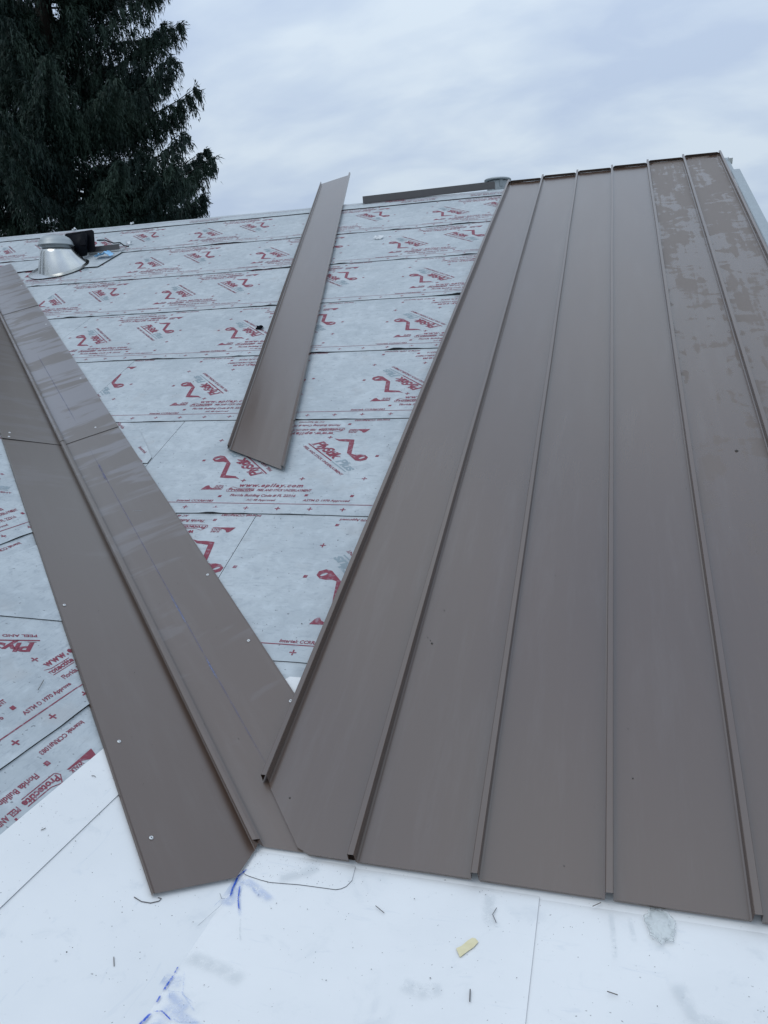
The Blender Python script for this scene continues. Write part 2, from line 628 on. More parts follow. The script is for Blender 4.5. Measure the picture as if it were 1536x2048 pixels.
def half_unit():
    """one logo block, coordinates relative to the sheet edge and the hook head (turned block is its 180 degree twin)"""
    p = Print()
    # elements traced in the turned frame: head at (-.215, 1.90), converted by point symmetry
    def cv(x, y):
        return (-(x + .215), .888 - (y - 1.444) - .004)
    hook = [(-.394, 2.063), (-.366, 2.054), (-.33, 2.055), (-.289, 2.05), (-.283, 2.018), (-.269, 1.923), (-.248, 1.914), (-.225, 1.917), (-.2, 1.912),
            (-.181, 1.893), (-.184, 1.871), (-.209, 1.858), (-.235, 1.865), (-.293, 1.929), (-.31, 2.03), (-.365, 2.038)]
    hole = [(-.209 + .013 * math.cos(a) + .004 * math.sin(a), 1.888 + .009 * math.sin(a) + .004 * math.cos(a)) for a in [k * math.pi / 4 for k in range(8)]]
    from mathutils.geometry import tessellate_polygon
    A = [cv(*q) for q in hook]
    B = [cv(*q) for q in hole]
    t = tessellate_polygon([[Vector((a, b, 0)) for a, b in A], [Vector((a, b, 0)) for a, b in B]])
    p.add(A + B, [tuple(q) for q in t], 0)
    ang = math.radians(-43.6)
    c, q = math.cos(ang), math.sin(ang)

    def lg(al, pe):      # along / perpendicular in the logo frame -> unit frame
        return cv(-.487 + al * c - pe * q, 2.015 + al * q + pe * c)
    a2 = ang + math.pi
    x, y = lg(0, 0)
    p.text("PlyStik", x, y, .212, .049, a2, 0, shear=.32, bold=.040, spacing=.92, res=3)
    x, y = lg(.222, -.004)
    p.text("Plus", x, y, .130, .043, a2, 1, shear=.32, bold=.034, spacing=.92, res=3)
    p.line(lg(-.018, -.0155), lg(.206, -.0155), .0065, 0)
    p.line(lg(-.006, -.0060), lg(.020, -.0060), .003, 0)
    p.line(lg(.212, -.0165), lg(.338, -.0165), .0060, 1)
    x, y = lg(-.012, -.049)
    p.text("PEEL AND STICK UNDERLAYMENT", x, y, .362, .0145, a2, 0, bold=.028)
    p.text("www.epilay.com", .200, .205, .308, .027, 0, 0, bold=.045, shear=.15, spacing=1.25)
    p.text("ProtectIte", .158, .172, .128, .021, 0, 0, bold=.035, shear=.2)
    for a, b in [((.150, .180), (.172, .203)), ((.172, .203), (.200, .192)), ((.200, .192), (.284, .192)), ((.150, .180), (.156, .166)), ((.156, .166), (.276, .166))]:
        p.line(a, b, .0028)
    p.text("PEEL AND STICK UNDERLAYMENT", .300, .172, .258, .0175, 0, 0, shear=.2, bold=.032)
    p.text("Florida Building Code # FL 22316", .186, .130, .312, .0185, 0, 0, shear=.15, bold=.028)
    p.text("AC 48 Approved", .277, .098, .138, .0135, 0, 0, shear=.15, bold=.026)
    p.text("Intertek CCRR#1083", -.058, .086, .180, .0150, 0, 0, shear=.15, bold=.028)
    p.text("ASTM D 1970 Approved", .542, .100, .212, .0150, 0, 0, shear=.15, bold=.028)
    p.poly([(.020, .178), (.126, .181), (.122, .186), (.088, .188), (.072, .192), (.058, .200), (.050, .213), (.040, .212), (.034, .206), (.026, .190)])
    p.text("SURE", .082, .203, .042, .012, 0, 0, bold=.03, shear=.1)
    p.text("WALK", .078, .189, .050, .012, 0, 0, bold=.03, shear=.1)
    for a, b in [(-.075, .425), (.139, .129), (.546, .144), (.754, .143)]:
        p.dot(a, b)
    for a, b in [(.203, .255), (.484, .272), (.774, .276)]:
        p.plus(a, b)
    return p


UNIT = half_unit()
UV_ = np.array(UNIT.v)
TWIN = np.stack([-UV_[:, 0], .888 - UV_[:, 1]], 1)       # 180 degrees about (0, .444)
UNIT_N = len(UNIT.v)


def sheet(name, M, s0, x0, x1, ups, twins, seed, hgt=.90, clip=None, lift=.0035, low=.0065, parent=house, wave=1.0, mat=None, extra=None, top_cut=None):
    """one course of peel-and-stick underlayment: slightly tilted, wavy black lower edge, lapped by the next course.
    ups / twins: x of each hook head; clip: list of (point, normal) half planes kept on the -normal side"""
    xs = np.arange(x0, x1 + .0001, (x1 - x0) / max(8, int((x1 - x0) / .035)))
    rows = [0, .004, .018, .05, .30, .60, hgt]

    def wz(x, d):
        k = max(0.0, 1 - d / .05)
        w = noise.noise(Vector((x * 3.1, seed * 9.1, 0))) * .5 + noise.noise(Vector((x * 11, seed * 5.3, 4))) * .35 + .1
        w = max(0.0, w) ** 1.5 * .030
        return (low + (lift - low) * d / .9) * .6 + k * k * (w * wave + .0024 * min(1, wave * 2)) + .0015

    def wy(x):
        return noise.noise(Vector((x * 1.3, seed * 4.1, 2))) * .010 + noise.noise(Vector((x * 7, seed * 4.1, 5))) * .003

    v, f, mi = [], [], []
    n = len(xs)
    for x in xs:
        v.append((x, s0 + wy(x), -.003))
    for r in rows:
        for x in xs:
            v.append((x, s0 + r + wy(x) * max(0, 1 - r / .05), wz(x, r)))
    for j in range(len(rows)):
        for i in range(n - 1):
            a = j * n + i
            f.append((a, a + 1, a + 1 + n, a + n))
            mi.append(1 if j == 0 else 0)
    bm = bmesh.new()
    me = bpy.data.meshes.new("x")
    me.from_pydata(v, [], f)
    me.polygons.foreach_set('material_index', mi)
    bm.from_mesh(me)
    bpy.data.meshes.remove(me)

    def cut(b):
        for co, no in (clip or []):
            bmesh.ops.bisect_plane(b, geom=b.verts[:] + b.edges[:] + b.faces[:], dist=1e-6, plane_co=Vector((*co, 0)), plane_no=Vector((*no, 0)), clear_outer=True)
    cut(bm)
    # rim along the cut ends so that the sheet has an edge
    rim = [e_ for e_ in bm.edges if e_.is_boundary and not all(abs(q.co.y - s0) < .015 for q in e_.verts)]
    r = bmesh.ops.extrude_edge_only(bm, edges=rim)
    for q in r['geom']:
        if isinstance(q, bmesh.types.BMVert):
            q.co.z -= .0035
        if isinstance(q, bmesh.types.BMFace):
            q.material_index = 1
    so = bm_obj(name, bm, [mat or M_UND[seed % 4], M_BLACK], parent, M)
    # the print
    pv, pf, pm = [], [], []

    def addp(arr, x, mi_, ff):
        o_ = len(pv)
        for a, b in arr:
            pv.append((a + x, b + s0, 0))
        for q, k in zip(ff, mi_):
            pf.append(tuple(i + o_ for i in q))
            pm.append(k)
    for x in ups:
        addp(UV_, x, UNIT.m, UNIT.f)
    for x in twins:
        addp(TWIN, x, UNIT.m, UNIT.f)
    q = Print()
    a = x0
    while a < x1:
        b = min(x1, a + .25)
        q.line((a, .078 + noise.noise(Vector((a * 2, seed, 0))) * .003), (b, .078 + noise.noise(Vector((b * 2, seed, 0))) * .003), .0042)
        a = b
    k0 = (ups[0] if ups else 0) % .1467
    x = math.ceil(x0 / .1467) * .1467 + k0 - .1467
    while x < x1:
        if x > x0:
            q.plus(x, .043)
        x += .1467
    addp(np.array(q.v), 0, q.m, q.f)
    me = bpy.data.meshes.new("x")
    me.from_pydata(pv, [], pf)
    me.polygons.foreach_set('material_index', pm)
    b2 = bmesh.new()
    b2.from_mesh(me)
    bpy.data.meshes.remove(me)
    for co, no in [((x0 + .001, 0), (-1, 0)), ((x1 - .001, 0), (1, 0)), ((0, s0 + hgt - .002), (0, 1))]:
        bmesh.ops.bisect_plane(b2, geom=b2.verts[:] + b2.edges[:] + b2.faces[:], dist=1e-6, plane_co=Vector((*co, 0)), plane_no=Vector((*no, 0)), clear_outer=True)
    cut(b2)
    for w in b2.verts:
        d = w.co.y - s0
        w.co.z = (low + (lift - low) * d / .9) * .6 + .0015 + .0007 + (max(0.0, 1 - d / .05) ** 2) * .004
    if len(b2.faces):
        pp = bm_obj("printed_lettering", b2, [M_RED, M_GREY], None, M)
        props(pp, kind='stuff')
        pp.parent = so
        pp.matrix_basis = Matrix.Identity(4)
    else:
        b2.free()
    return so


def rep(x, lo, hi, P=1.166):
    a = x
    while a - P > lo - .9:
        a -= P
    r = []
    while a < hi + .9:
        r.append(a)
        a += P
    return r


VCLIP = [((0, 0), (-.7259, -.6877))]          # keep the main-slope side of the valley
JX = [-.56, -1.295, -2.04, -2.857, -3.575, None, None]
UH = [-.14, -.93, -1.50, -1.56, -.47, -1.975, None]
for k in range(7):
    s0 = COURSE[k]
    x1 = 1.78
    if k == 5:
        u = rep(-1.975, -9, 1.8)
        tw = [a - .455 for a in u]
        sheet("underlayment_sheet", MR, s0, -9.3, x1, u, tw, k, clip=VCLIP + [])
        continue
    if k == 6:
        u = rep(-.60, -9, 1.8)
        sheet("underlayment_sheet", MR, s0, -9.3, x1, u, [a - .455 for a in u], k, hgt=.95)
        continue
    if k == 4:
        u = rep(-.47, -1.40, 1.8)
        u = [a for a in u if a > -1.2]
        sheet("underlayment_sheet", MR, s0, -1.32, x1, u, [a - .455 for a in u], k)
        u = rep(-2.46, -3.6, -1.33)
        sheet("underlayment_sheet", MR, s0, JX[k], -1.34, u, [a - .455 for a in u], k + 9)
    else:
        u = rep(UH[k], JX[k], x1)
        sheet("underlayment_sheet", MR, s0, JX[k], x1, u, [a - .455 for a in u], k, wave=.25 if k == 0 else 1)
    # piece between the valley and the butt joint
    ph = JX[k] - .32 - .25 * (k % 2)
    sheet("underlayment_sheet", MR, s0 + .002, JX[k] - 1.6, JX[k] - .003, [ph - 1.166, ph], [-.60] if k == 0 else [ph - .455], k + 20, clip=VCLIP, low=.0045, lift=.003, wave=.25)
# lowest strip of the main slope, under the first course
sheet("underlayment_sheet", MR, .639 - .815, -1.2, 1.78, [-.6, .5], [-.395], 31, clip=VCLIP + [((0, 0.56), (0, -1))], low=.002, lift=.002, wave=0)
# ridge cap strip
bm = bmesh.new()
xs = [-9.3 + .12 * i for i in range(int(11.1 / .12))] + [1.78]
ra, rb, rc = [], [], []
for x in xs:
    w = noise.noise(Vector((x * 3, 1, 1))) * .003
    jag = noise.noise(Vector((x * 1.1, 9, 1))) * .012
    ra.append(bm.verts.new((x, COURSE[7] + jag, .004)))
    rb.append(bm.verts.new((x, COURSE[7] + jag, .012 + w)))
    rc.append(bm.verts.new((x, kink(x) + .004, .010 + w)))
rd = [bm.verts.new((q.co.x, q.co.y + .14, q.co.z - .13)) for q in rc]
for i in range(len(xs) - 1):
    bm.faces.new((ra[i], ra[i + 1], rb[i + 1], rb[i])).material_index = 1
    bm.faces.new((rb[i], rb[i + 1], rc[i + 1], rc[i]))
    bm.faces.new((rc[i], rc[i + 1], rd[i + 1], rd[i]))
cap = bm_obj("ridge_cap_strip", bm, [M_UND[3], M_BLACK], house, MR)
q = Print()
for x in (-6.1, -4.9, -3.2, -1.0, -.35):
    q.text("www.epilay.com", x, .035, -.30 + .62, .024, 0, 0, bold=.03, shear=.15, spacing=1.25)
    q.text("PEEL AND STICK UNDERLAYMENT", x, .075, .34, .014, 0, 0, bold=.02)
q.line((-9.2, .115), (-.2, .115), .004)
for x in (-1.17,):
    q.text("PlyStik", x, .10, .20, .045, .0, 0, shear=.3, bold=.02)
pp = mesh("printed_lettering", [(a, b + COURSE[7] + .01, .0155) for a, b in q.v], q.f, [M_RED, M_GREY], None, MR, mi=q.m)
props(pp, kind='stuff')
pp.parent = cap
pp.matrix_basis = Matrix.Identity(4)

# small piece of the valley roll that shows beside the flashing, red line along the valley
vp = [(-1.95, 2.20), (-1.62, 1.86), (-1.30, 1.84), (-1.303, 1.893), (-1.50, 2.14), (-1.62, 2.245), (-1.80, 2.245)]
v, f, mi = prism_vf([(a, b) for a, b in vp], .004, .0085)
vo = mesh("valley_underlay_strip", v, f, [M_UND[2], M_BLACK], house, MR, mi=mi)
q = Print()
q.line((-1.78, 2.24), (-1.335, 1.852), .0042)
q.text("Florida", -1.70, 2.235, .09, .02, math.radians(-41), 0, bold=.015)
q.text("Intertek", -1.43, 1.985, .09, .018, math.radians(-41), 0, bold=.015)
pp = mesh("printed_lettering", [(a, b, .0093) for a, b in q.v], q.f, [M_RED, M_GREY], None, MR, mi=q.m)
props(pp, kind='stuff')
pp.parent = vo
pp.matrix_basis = Matrix.Identity(4)

# left slope courses (X = world y, Y = up the slope)
LCLIP = [((0, 0), (.7449, -.6672))]
for j, (u0, ups) in enumerate([(-.170, [.55]), (.654, [.055]), (1.477, [.488]), (2.30, [1.1]), (3.12, [.6]), (3.94, [2.0]), (4.76, [1.4])]):
    up = []
    for a in ups:
        up += rep(a, -4, 4.5)
    tw = [a - .455 for a in up]
    cl = list(LCLIP)
    if j == 0:
        cl.append(((0, .505), (0, -1)))
        tw = [.062, -1.10]
        up = [1.2]
    lim = .8957 * (u0 + .9) + .1
    if j == 1:
        # this course is in two lengths with a butt lap
        sheet("underlayment_sheet", ML, u0, .232, lim, [.055, 1.221], [-.40, .766], 40, clip=cl, wave=.5)
        u2 = [-.509 - 1.166 * q for q in range(4)]
        sheet("underlayment_sheet", ML, u0, -4.0, .236, u2, [a + .711 for a in u2], 42, clip=cl, wave=.5, low=.0075, lift=.0045)
        continue
    sheet("underlayment_sheet", ML, u0, -4.0, lim, up, tw, 40 + j, clip=cl, wave=.6, low=.0035 if j == 0 else .0065, lift=.002 if j == 0 else .0035)
# oblique butt lap on the left slope
v, f, mi = prism_vf([(.30, 1.20), (.37, 1.14), (.49, .993), (.60, .86), (.80, .90), (.9, 1.40), (.45, 1.40)], .0065, .0085)
mesh("underlayment_patch", v, f, [M_UND[1], M_BLACK], house, ML, mi=mi)

# ---------------------------------------------------------------- white membrane
def memb(poly, M, z0, z1):
    v, f, mi = prism_vf(poly, z0, z1)
    return mesh("membrane_sheet", v, f, [M_WHITE, M_LAP], house, M, mi=mi)


memb([(0, -4.1), (.733, -4.1), (.724, -.36), (.723, 0), (0, 0)], MW, -.0035, 0)
memb([(.700, -4.1), (2.1, -4.1), (2.1, 0), (.700, 0)], MW, -.03, -.0028)
memb([(-.135, -.03), (1.8, -.03), (1.8, .58), (-.108, .58), (-.150, .535), (-.33, .35)], MR, -.01, .0045)
memb([(-4.1, -.03), (0.01, -.03), (.01, .0), (.345, .385), (-4.1, .385)], ML, -.01, .0015)
memb([(-4.1, .382), (.34, .382), (.46, .515), (-4.1, .515)], ML, .0, .0042)
lp = [(0.001, .0), (0.001, -.080), (.014, -.094), (.029, -.098), (.06, -.104), (.087, -.107), (.161, -.099), (.252, -.096), (.264, -.090), (.273, -.080), (.280, -.057), (.276, -.03), (.272, .0)]
memb(lp, MW, .0, .0022)


def strip(name, pts, width, mat, M=MW, z=.0032, parent=house):
    pts = [Vector((a, b)) for a, b in pts]
    L_ = [0]
    for i in range(1, len(pts)):
        L_.append(L_[-1] + (pts[i] - pts[i - 1]).length)
    v, uv, f = [], [], []
    for i, p in enumerate(pts):
        d = (pts[min(i + 1, len(pts) - 1)] - pts[max(i - 1, 0)]).normalized()
        n = Vector((-d.y, d.x)) * width * .5
        for sgn, t in ((-1, 0), (1, 1)):
            v.append((p.x + n.x * sgn, p.y + n.y * sgn, z))
            uv.append((t, L_[i] / L_[-1]))
    for i in range(len(pts) - 1):
        f.append((2 * i, 2 * i + 1, 2 * i + 3, 2 * i + 2))
    return mesh(name, v, f, mat, parent, M, uv=uv)


# snapped and rubbed blue chalk on the white sheet
Z0 = .0034
for i, (pts, w, m_) in enumerate([
        ([(.012, -.074), (.001, -.107), (.008, -.15), (.016, -.176)], .008, M_CHALK),
        ([(.001, -.107), (.016, -.176), (.020, -.21)], .05, M_CHALK2),
        ([(.019, -.13), (.045, -.19), (.069, -.232)], .012, M_CHALK2),
        ([(.069, -.232), (.09, -.278), (.103, -.300)], .006, M_DIRT),
        ([(.003, -.392), (.004, -.410)], .005, M_CHALK),
        ([(.006, -.414), (.005, -.440), (.006, -.456)], .007, M_CHALK),
        ([(.006, -.466), (.008, -.484)], .006, M_CHALK),
        ([(.002, -.10), (.010, -.16), (.016, -.18)], .004, M_CHALK),
        ([(.0, -.43), (.03, -.47)], .004, M_CHALK2),
        ([(.020, -.135), (.040, -.185), (.058, -.215)], .005, M_CHALK),
        ([(.010, -.12), (.05, -.135), (.09, -.165)], .012, M_CHALK2),
        ([(-.002, -.19), (-.012, -.23)], .003, M_CHALK2),
        ([(.022, -.40), (.050, -.455), (.085, -.47)], .004, M_CHALK2),
        ([(.010, -.455), (.045, -.45), (.10, -.49)], .005, M_CHALK2),
        ([(.028, -.50), (.075, -.515), (.12, -.505)], .006, M_CHALK2),
        ([(.012, -.505), (.03, -.50), (.06, -.515)], .004, M_CHALK),
        ([(-.022, -.385), (-.030, -.415)], .003, M_CHALK),
        ([(.012, -.508), (.004, -.54)], .010, M_CHALK),
        ([(-.036, -.37), (-.040, -.425)], .005, M_CHALK2),
        ([(.02, -.455), (.04, -.47), (.08, -.485)], .03, M_CHALK2),
        ([(.02, -.49), (.07, -.50), (.15, -.53)], .03, M_CHALK2),
        ([(.02, -.53), (.09, -.56)], .06, M_CHALK2),
        ([(.02, -.11), (.09, -.15), (.12, -.17)], .03, M_CHALK2),
        ([(-.05, -.40), (-.02, -.43), (.04, -.43)], .04, M_CHALK2),
        ([(-.13, -.50), (-.17, -.56)], .07, M_CHALK2),
        ([(.0, -.36), (.1, -.38), (.16, -.40)], .05, M_DIRT),
        ([(.10, -.10), (.16, -.06), (.19, -.03)], .05, M_DIRT),
        ([(.61, -.03), (.617, -.10), (.625, -.14)], .04, M_DIRT),
        ([(.88, -.03), (.885, -.10), (.89, -.18)], .018, M_DIRT),
        ([(.92, -.04), (.93, -.12)], .016, M_DIRT),
        ([(-.02, -.19), (-.012, -.175), (.0, -.19), (.016, -.185)], .003, M_PENCIL),
        ([(-.035, -.30), (-.015, -.25)], .0016, M_PENCIL),
        ([(-.015, -.29), (.012, -.20)], .0014, M_PENCIL),
        ([(.47, -.33), (.52, -.34), (.56, -.32)], .05, M_DIRT),
        ([(1.0, -.20), (1.03, -.28), (1.1, -.30)], .05, M_DIRT)]):
    strip("chalk_mark" if m_ in (M_CHALK, M_CHALK2) else "scuff_mark", pts, w, m_, z=Z0 + i * .00012)

# ---------------------------------------------------------------- valley flashing
flash = empty("valley_flashing", (0, 0, 0), "brown metal valley flashing with raised centre rib and chalk marks, left of the panels", "valley flashing")


def vpt(d, w, h):
    return V * d + (AR * w + NR * h if w > 0 else AL * (-w) + NL * h if w < 0 else NV * h)


SECT = [(0.0, 2.80, 0), (2.735, 5.55, 1), (5.46, 7.13, 2)]
for d0, d1, lv in SECT:
    z = .013 + lv * .0022
    prof = [(-.298, .006), (-.2975, z + .002), (-.292, z), (-.15, z + .0006), (-.0125, z), (-.0108, z + .001), (-.0015, z + .0265), (0, z + .0275), (.0015, z + .0262),
            (.020, z + .001), (.023, z), (.15, z + .0006), (.296, z), (.3015, z + .002), (.302, .006)]

    def ds(w):
        if d0 > 0:
            return d0 + .02 * (1 - abs(w) / .3) + .035 * abs(w) * 0
        if w > 0:
            return -w * AR.y / V.y + .006
        a = -(-w) * AL.x / V.x
        return max(a, -.080)
    ws = prof
    if d0 == 0:
        ws = prof[:3] + [(-.15, z), (-.092, z), (-.09, z)] + prof[4:]
    v, uv, f = [], [], []
    N = 40
    for i in range(N + 1):
        for w, h in ws:
            a = ds(w)
            d = a + (d1 - a) * i / N
            hh = h + .0010 * noise.noise(Vector((d * 1.6, w * 4, lv))) * min(1, abs(w) / .08)
            if abs(w) > .28:
                hh += .0024 * noise.noise(Vector((d * 3.1, math.copysign(4, w), lv))) + .0008 * noise.noise(Vector((d * 11, w, 2)))
            v.append(tuple(vpt(d, w, hh)))
            uv.append((w, d))
    n = len(ws)
    for i in range(N):
        for j in range(n - 1):
            a = i * n + j
            f.append((a, a + n, a + n + 1, a + 1))
    o = mesh("flashing_sheet", v, f, M_FLASH, flash, uv=uv)
    # near-black strip painted in as the shadow under an upper length's lower lip
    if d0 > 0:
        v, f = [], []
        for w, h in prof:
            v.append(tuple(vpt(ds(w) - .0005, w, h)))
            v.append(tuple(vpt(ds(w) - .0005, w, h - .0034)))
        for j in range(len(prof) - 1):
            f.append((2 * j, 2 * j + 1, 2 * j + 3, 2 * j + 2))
        mesh("lap_shadow_strip", v, f, M_HOLE_SHADOW, o)
    sp = [(-.274, 1.16), (-.253, .437), (-.258, .08), (.274, 1.171), (.27, .727), (.279, .391), (.259, .351)] if lv == 0 else \
        [(-.252, 2.828), (-.262, 2.768), (.195, 2.824), (.27, 3.6), (-.27, 4.1), (.27, 4.9)] if lv == 1 else [(.27, 6.2), (-.27, 6.4)]
    for w, d in sp:
        base = vpt(d, w, z + .0005)
        nn = NR if w > 0 else NL
        v, f = lathe([(.0, .0020), (.0020, .0020), (.0026, .0031), (.0046, .0027), (.0058, .0011), (.0060, 0)], 14)
        rot = nn.to_track_quat('Z', 'Y').to_matrix().to_4x4()
        rot.translation = base
        mi = [1] * 14 + [0] * (len(f) - 14)
        mesh("screw", v, f, [M_SCREW, M_HOLE_SHADOW], o, rot, mi=mi, smooth=True)
# chalk guide line on the flashing and a few smears
def vstrip(pts, width, mat, z=.0165, name="chalk_mark"):
    v, uv, f = [], [], []
    n = len(pts)
    for i, (w, d) in enumerate(pts):
        for sg, t in ((-.5, 0), (.5, 1)):
            v.append(tuple(vpt(d, w + sg * width, z)))
            uv.append((t, i / (n - 1)))
    for i in range(n - 1):
        f.append((2 * i, 2 * i + 1, 2 * i + 3, 2 * i + 2))
    return mesh(name, v, f, mat, flash, uv=uv)


vstrip([(.125, .13), (.120, .8), (.118, 1.6), (.115, 2.7)], .006, M_CHALK3)
vstrip([(.120, .62), (.119, .74)], .008, M_CHALK2, .0168)
vstrip([(.118, .95), (.117, 1.15)], .008, M_CHALK2, .0168)
vstrip([(.112, 2.2), (.118, 2.4)], .016, M_CHALK3, .0170)
vstrip([(.12, 2.95), (.116, 3.6), (.11, 4.3)], .008, M_CHALK3, .0188)

# ---------------------------------------------------------------- metal roof
mroof = empty("metal_roof", (0, 0, 0), "brown standing seam metal roof covering the slope to the right of the valley", "metal roof")
ZP = .021
TOPS = [6.60, 6.67, 6.72, 6.77, 6.84, 6.90]


def seam_vf(x, s0, s1, h=.031, tall=0):
    """folded seam: wide foot fold, thin web and a cap folded over, open at the ends"""
    prof = [(-.0135, 0), (-.0092, .0012), (-.0086, h - .0012), (-.0074, h), (.0074, h + .0006), (.0084, h - .001), (.0088, .0004), (.0135, 0)]
    v, f, uv = [], [], []
    N = 40
    for i in range(N + 1):
        s = s0 + (s1 - s0) * i / N
        dx = noise.noise(Vector((x * 5, s * .9, 0))) * .0025
        for a, b in prof:
            v.append((x + a + dx, s, ZP + b))
            uv.append((x + a, s))
    n = len(prof)
    for i in range(N):
        for j in range(n - 1):
            a = i * n + j
            f.append((a, a + 1, a + 1 + n, a + n))
    return v, f, uv


for k in range(6):
    xa, xb = XS[k] + .0105, XS[k + 1] - .0105
    top = TOPS[k]
    m_ = M_STAIN if k >= 4 else M_CLEAN
    cols = np.linspace(xa, xb, 9)
    N = 60
    v, uv, f = [], [], []
    for i in range(N + 1):
        for j, x in enumerate(cols):
            s0 = -.002 if k else max(-.002, .19 - (x - XS[0]) * 1.17)
            s = s0 + (top - s0) * i / N
            t = j / 8
            z = ZP + .0022 * math.sin(math.pi * t) * noise.noise(Vector((k * 7, s * 1.1, t * 2)))
            v.append((x, s, z))
            uv.append((x, s))
    for i in range(N):
        for j in range(8):
            a = i * 9 + j
            f.append((a, a + 1, a + 10, a + 9))
    # lower lip folded down
    o_ = len(v)
    for dz_ in (0, -.0065):
        for j in range(9):
            v.append((v[j][0], v[j][1] - .0004, v[j][2] + dz_))
            uv.append(uv[j])
    for j in range(8):
        f.append((o_ + 9 + j, o_ + 10 + j, o_ + j + 1, o_ + j))
    po = mesh("roof_panel", v, f, m_, mroof, MR, uv=uv, smooth=True)
    po['label'] = ["cut off obliquely along the valley at its foot", "clean brown", "clean brown", "clean brown", "blotched with dried water stains", "heavily blotched, last before the gable"][k]
    # seam on the panel's left edge (and the last one on the right)
    sv, sf, suv = seam_vf(XS[k], .186 if k == 0 else -.004, top + .012)
    mesh("standing_seam", sv, sf, M_CLEAN, po, MR, uv=suv)
    if k == 5:
        sv, sf, suv = seam_vf(XS[6], -.004, top + .012)
        mesh("standing_seam", sv, sf, M_CLEAN, po, MR, uv=suv)
    # turned-up end at the ridge with clipped corners
    tv_ = top + .0015
    hv = [(xa - .004, tv_, ZP), (xb + .004, tv_, ZP), (xb + .002, tv_ - .004, ZP + .014), (xb - .012, tv_ - .012, ZP + .025), (xa + .012, tv_ - .012, ZP + .025), (xa - .002, tv_ - .004, ZP + .014)]
    hv += [(a, b + .001, c_) for a, b, c_ in hv]
    hf = [(0, 1, 2, 3, 4, 5), (11, 10, 9, 8, 7, 6), (3, 9, 10, 4), (2, 8, 9, 3), (4, 10, 11, 5)]
    mesh("ridge_upturn", hv, hf, M_CLEAN, po, MR, uv=[(a, b) for a, b, _ in hv])
# gable trim
prof = [(1.806, .045), (1.812, .050), (1.874, .050), (1.876, .046), (1.876, -.09)]
v, f = [], []
for s in (0.0, 6.22):
    for a, b in prof:
        v.append((a, s, b))
for j in range(4):
    f.append((j, j + 1, j + 6, j + 5))
mesh("gable_trim", v, f, M_TRIM, mroof, MR)
v, f = box_vf(1.800, 1.842, 6.22, 6.72, -.08, .030)
mesh("gable_board", v, f, M_TRIM, mroof, MR)
v, f = box_vf(1.836, 1.866, 6.60, 6.66, .0, .052)
mesh("trim_clip", v, f, M_WHITE, mroof, MR)
# clip screws beside the open seam
for x, s in [(-.0535, 1.613), (-.0535, 2.224), (-.0535, 1.032), (-.0535, 3.0), (-.0535, 3.9)]:
    v, f = lathe([(0, .004), (.0035, .0036), (.0048, 0)], 10)
    mesh("screw", v, f, M_SCREW, mroof, MR @ Matrix.Translation((x, s, .0085)), smooth=True)

# ---------------------------------------------------------------- loose panel lying askew
LB, LT = Vector((-.902, 1.949)), Vector((-2.119, 7.365))
ld = (LT - LB).normalized()
ang = math.atan2(-ld.x, ld.y)
ML_ = MR @ Matrix.Translation((LB.x, LB.y, .017)) @ Matrix.Rotation(ang, 4, 'Z')
loose = empty("loose_roof_panel", tuple(ML_.translation), "single brown standing seam panel lying loose and askew on the printed underlayment, its head past the ridge", "roof panel")
PM[loose.name] = ML_
loose.matrix_basis = ML_
Lp = (LT - LB).length
W_ = .300


def lend(x):
    return -.255 * x / W_ * 1.0, Lp + .255 * x / W_ * .98


def lquad(prof, name, mat, z0=0.0):
    v, f, uv = [], [], []
    N = 40
    for i in range(N + 1):
        for a, b in prof:
            s0, s1 = lend(a)
            s = s0 + (s1 - s0) * i / N
            v.append((a, s, b + z0 + .0015 * noise.noise(Vector((s, a * 5, 3)))))
            uv.append((a + 5, s))
    n = len(prof)
    for i in range(N):
        for j in range(n - 1):
            a = i * n + j
            f.append((a, a + 1, a + 1 + n, a + n))
    return mesh(name, v, f, mat, loose, ML_, uv=uv, smooth=False)


lquad([(.007, .0), (.08, .0006), (.15, .0009), (.22, .0005), (W_ - .010, 0)], "pan", M_CLEAN, .002)
lquad([(-.012, .0), (-.010, .001), (-.004, .001), (-.003, .024), (.003, .026), (.0045, .021), (.004, .003), (.008, .001)], "seam_rib", M_CLEAN, .001)
lquad([(W_ - .011, .001), (W_ - .006, .003), (W_ - .005, .018), (W_ - .006, .026), (W_ + .007, .027), (W_ + .008, .006), (W_ + .006, .004)], "seam_rib", M_CLEAN, .001)

# ---------------------------------------------------------------- things at the ridge
tr = empty("ridge_trim_length", (-.78, 6.41 * cR, 6.41 * sR), "long narrow dark bronze trim length lying along the ridge left of the round vent cap", "metal trim")
P0 = Vector((-1.39, 6.385))
P1 = Vector((-.150, 6.470))
dl = (P1 - P0)
Mt = MR @ Matrix.Translation((P0.x, P0.y, .016)) @ Matrix.Rotation(math.atan2(dl.y, dl.x), 4, 'Z') @ Matrix.Rotation(-PR, 4, 'X')
Lt = dl.length
v, f = merge([box_vf(0, Lt, 0, .0022, .004, .066), box_vf(0, Lt, .0022, .055, .062, .066), box_vf(0, Lt, -.010, 0, 0.0, .004)])
mesh("trim_face", v, f, M_DBRZ, tr, Mt)
v, f = box_vf(Lt - .004, Lt + .001, .003, .055, .0, .061)
mesh("end_return", v, f, M_DBRZ, tr, Mt)

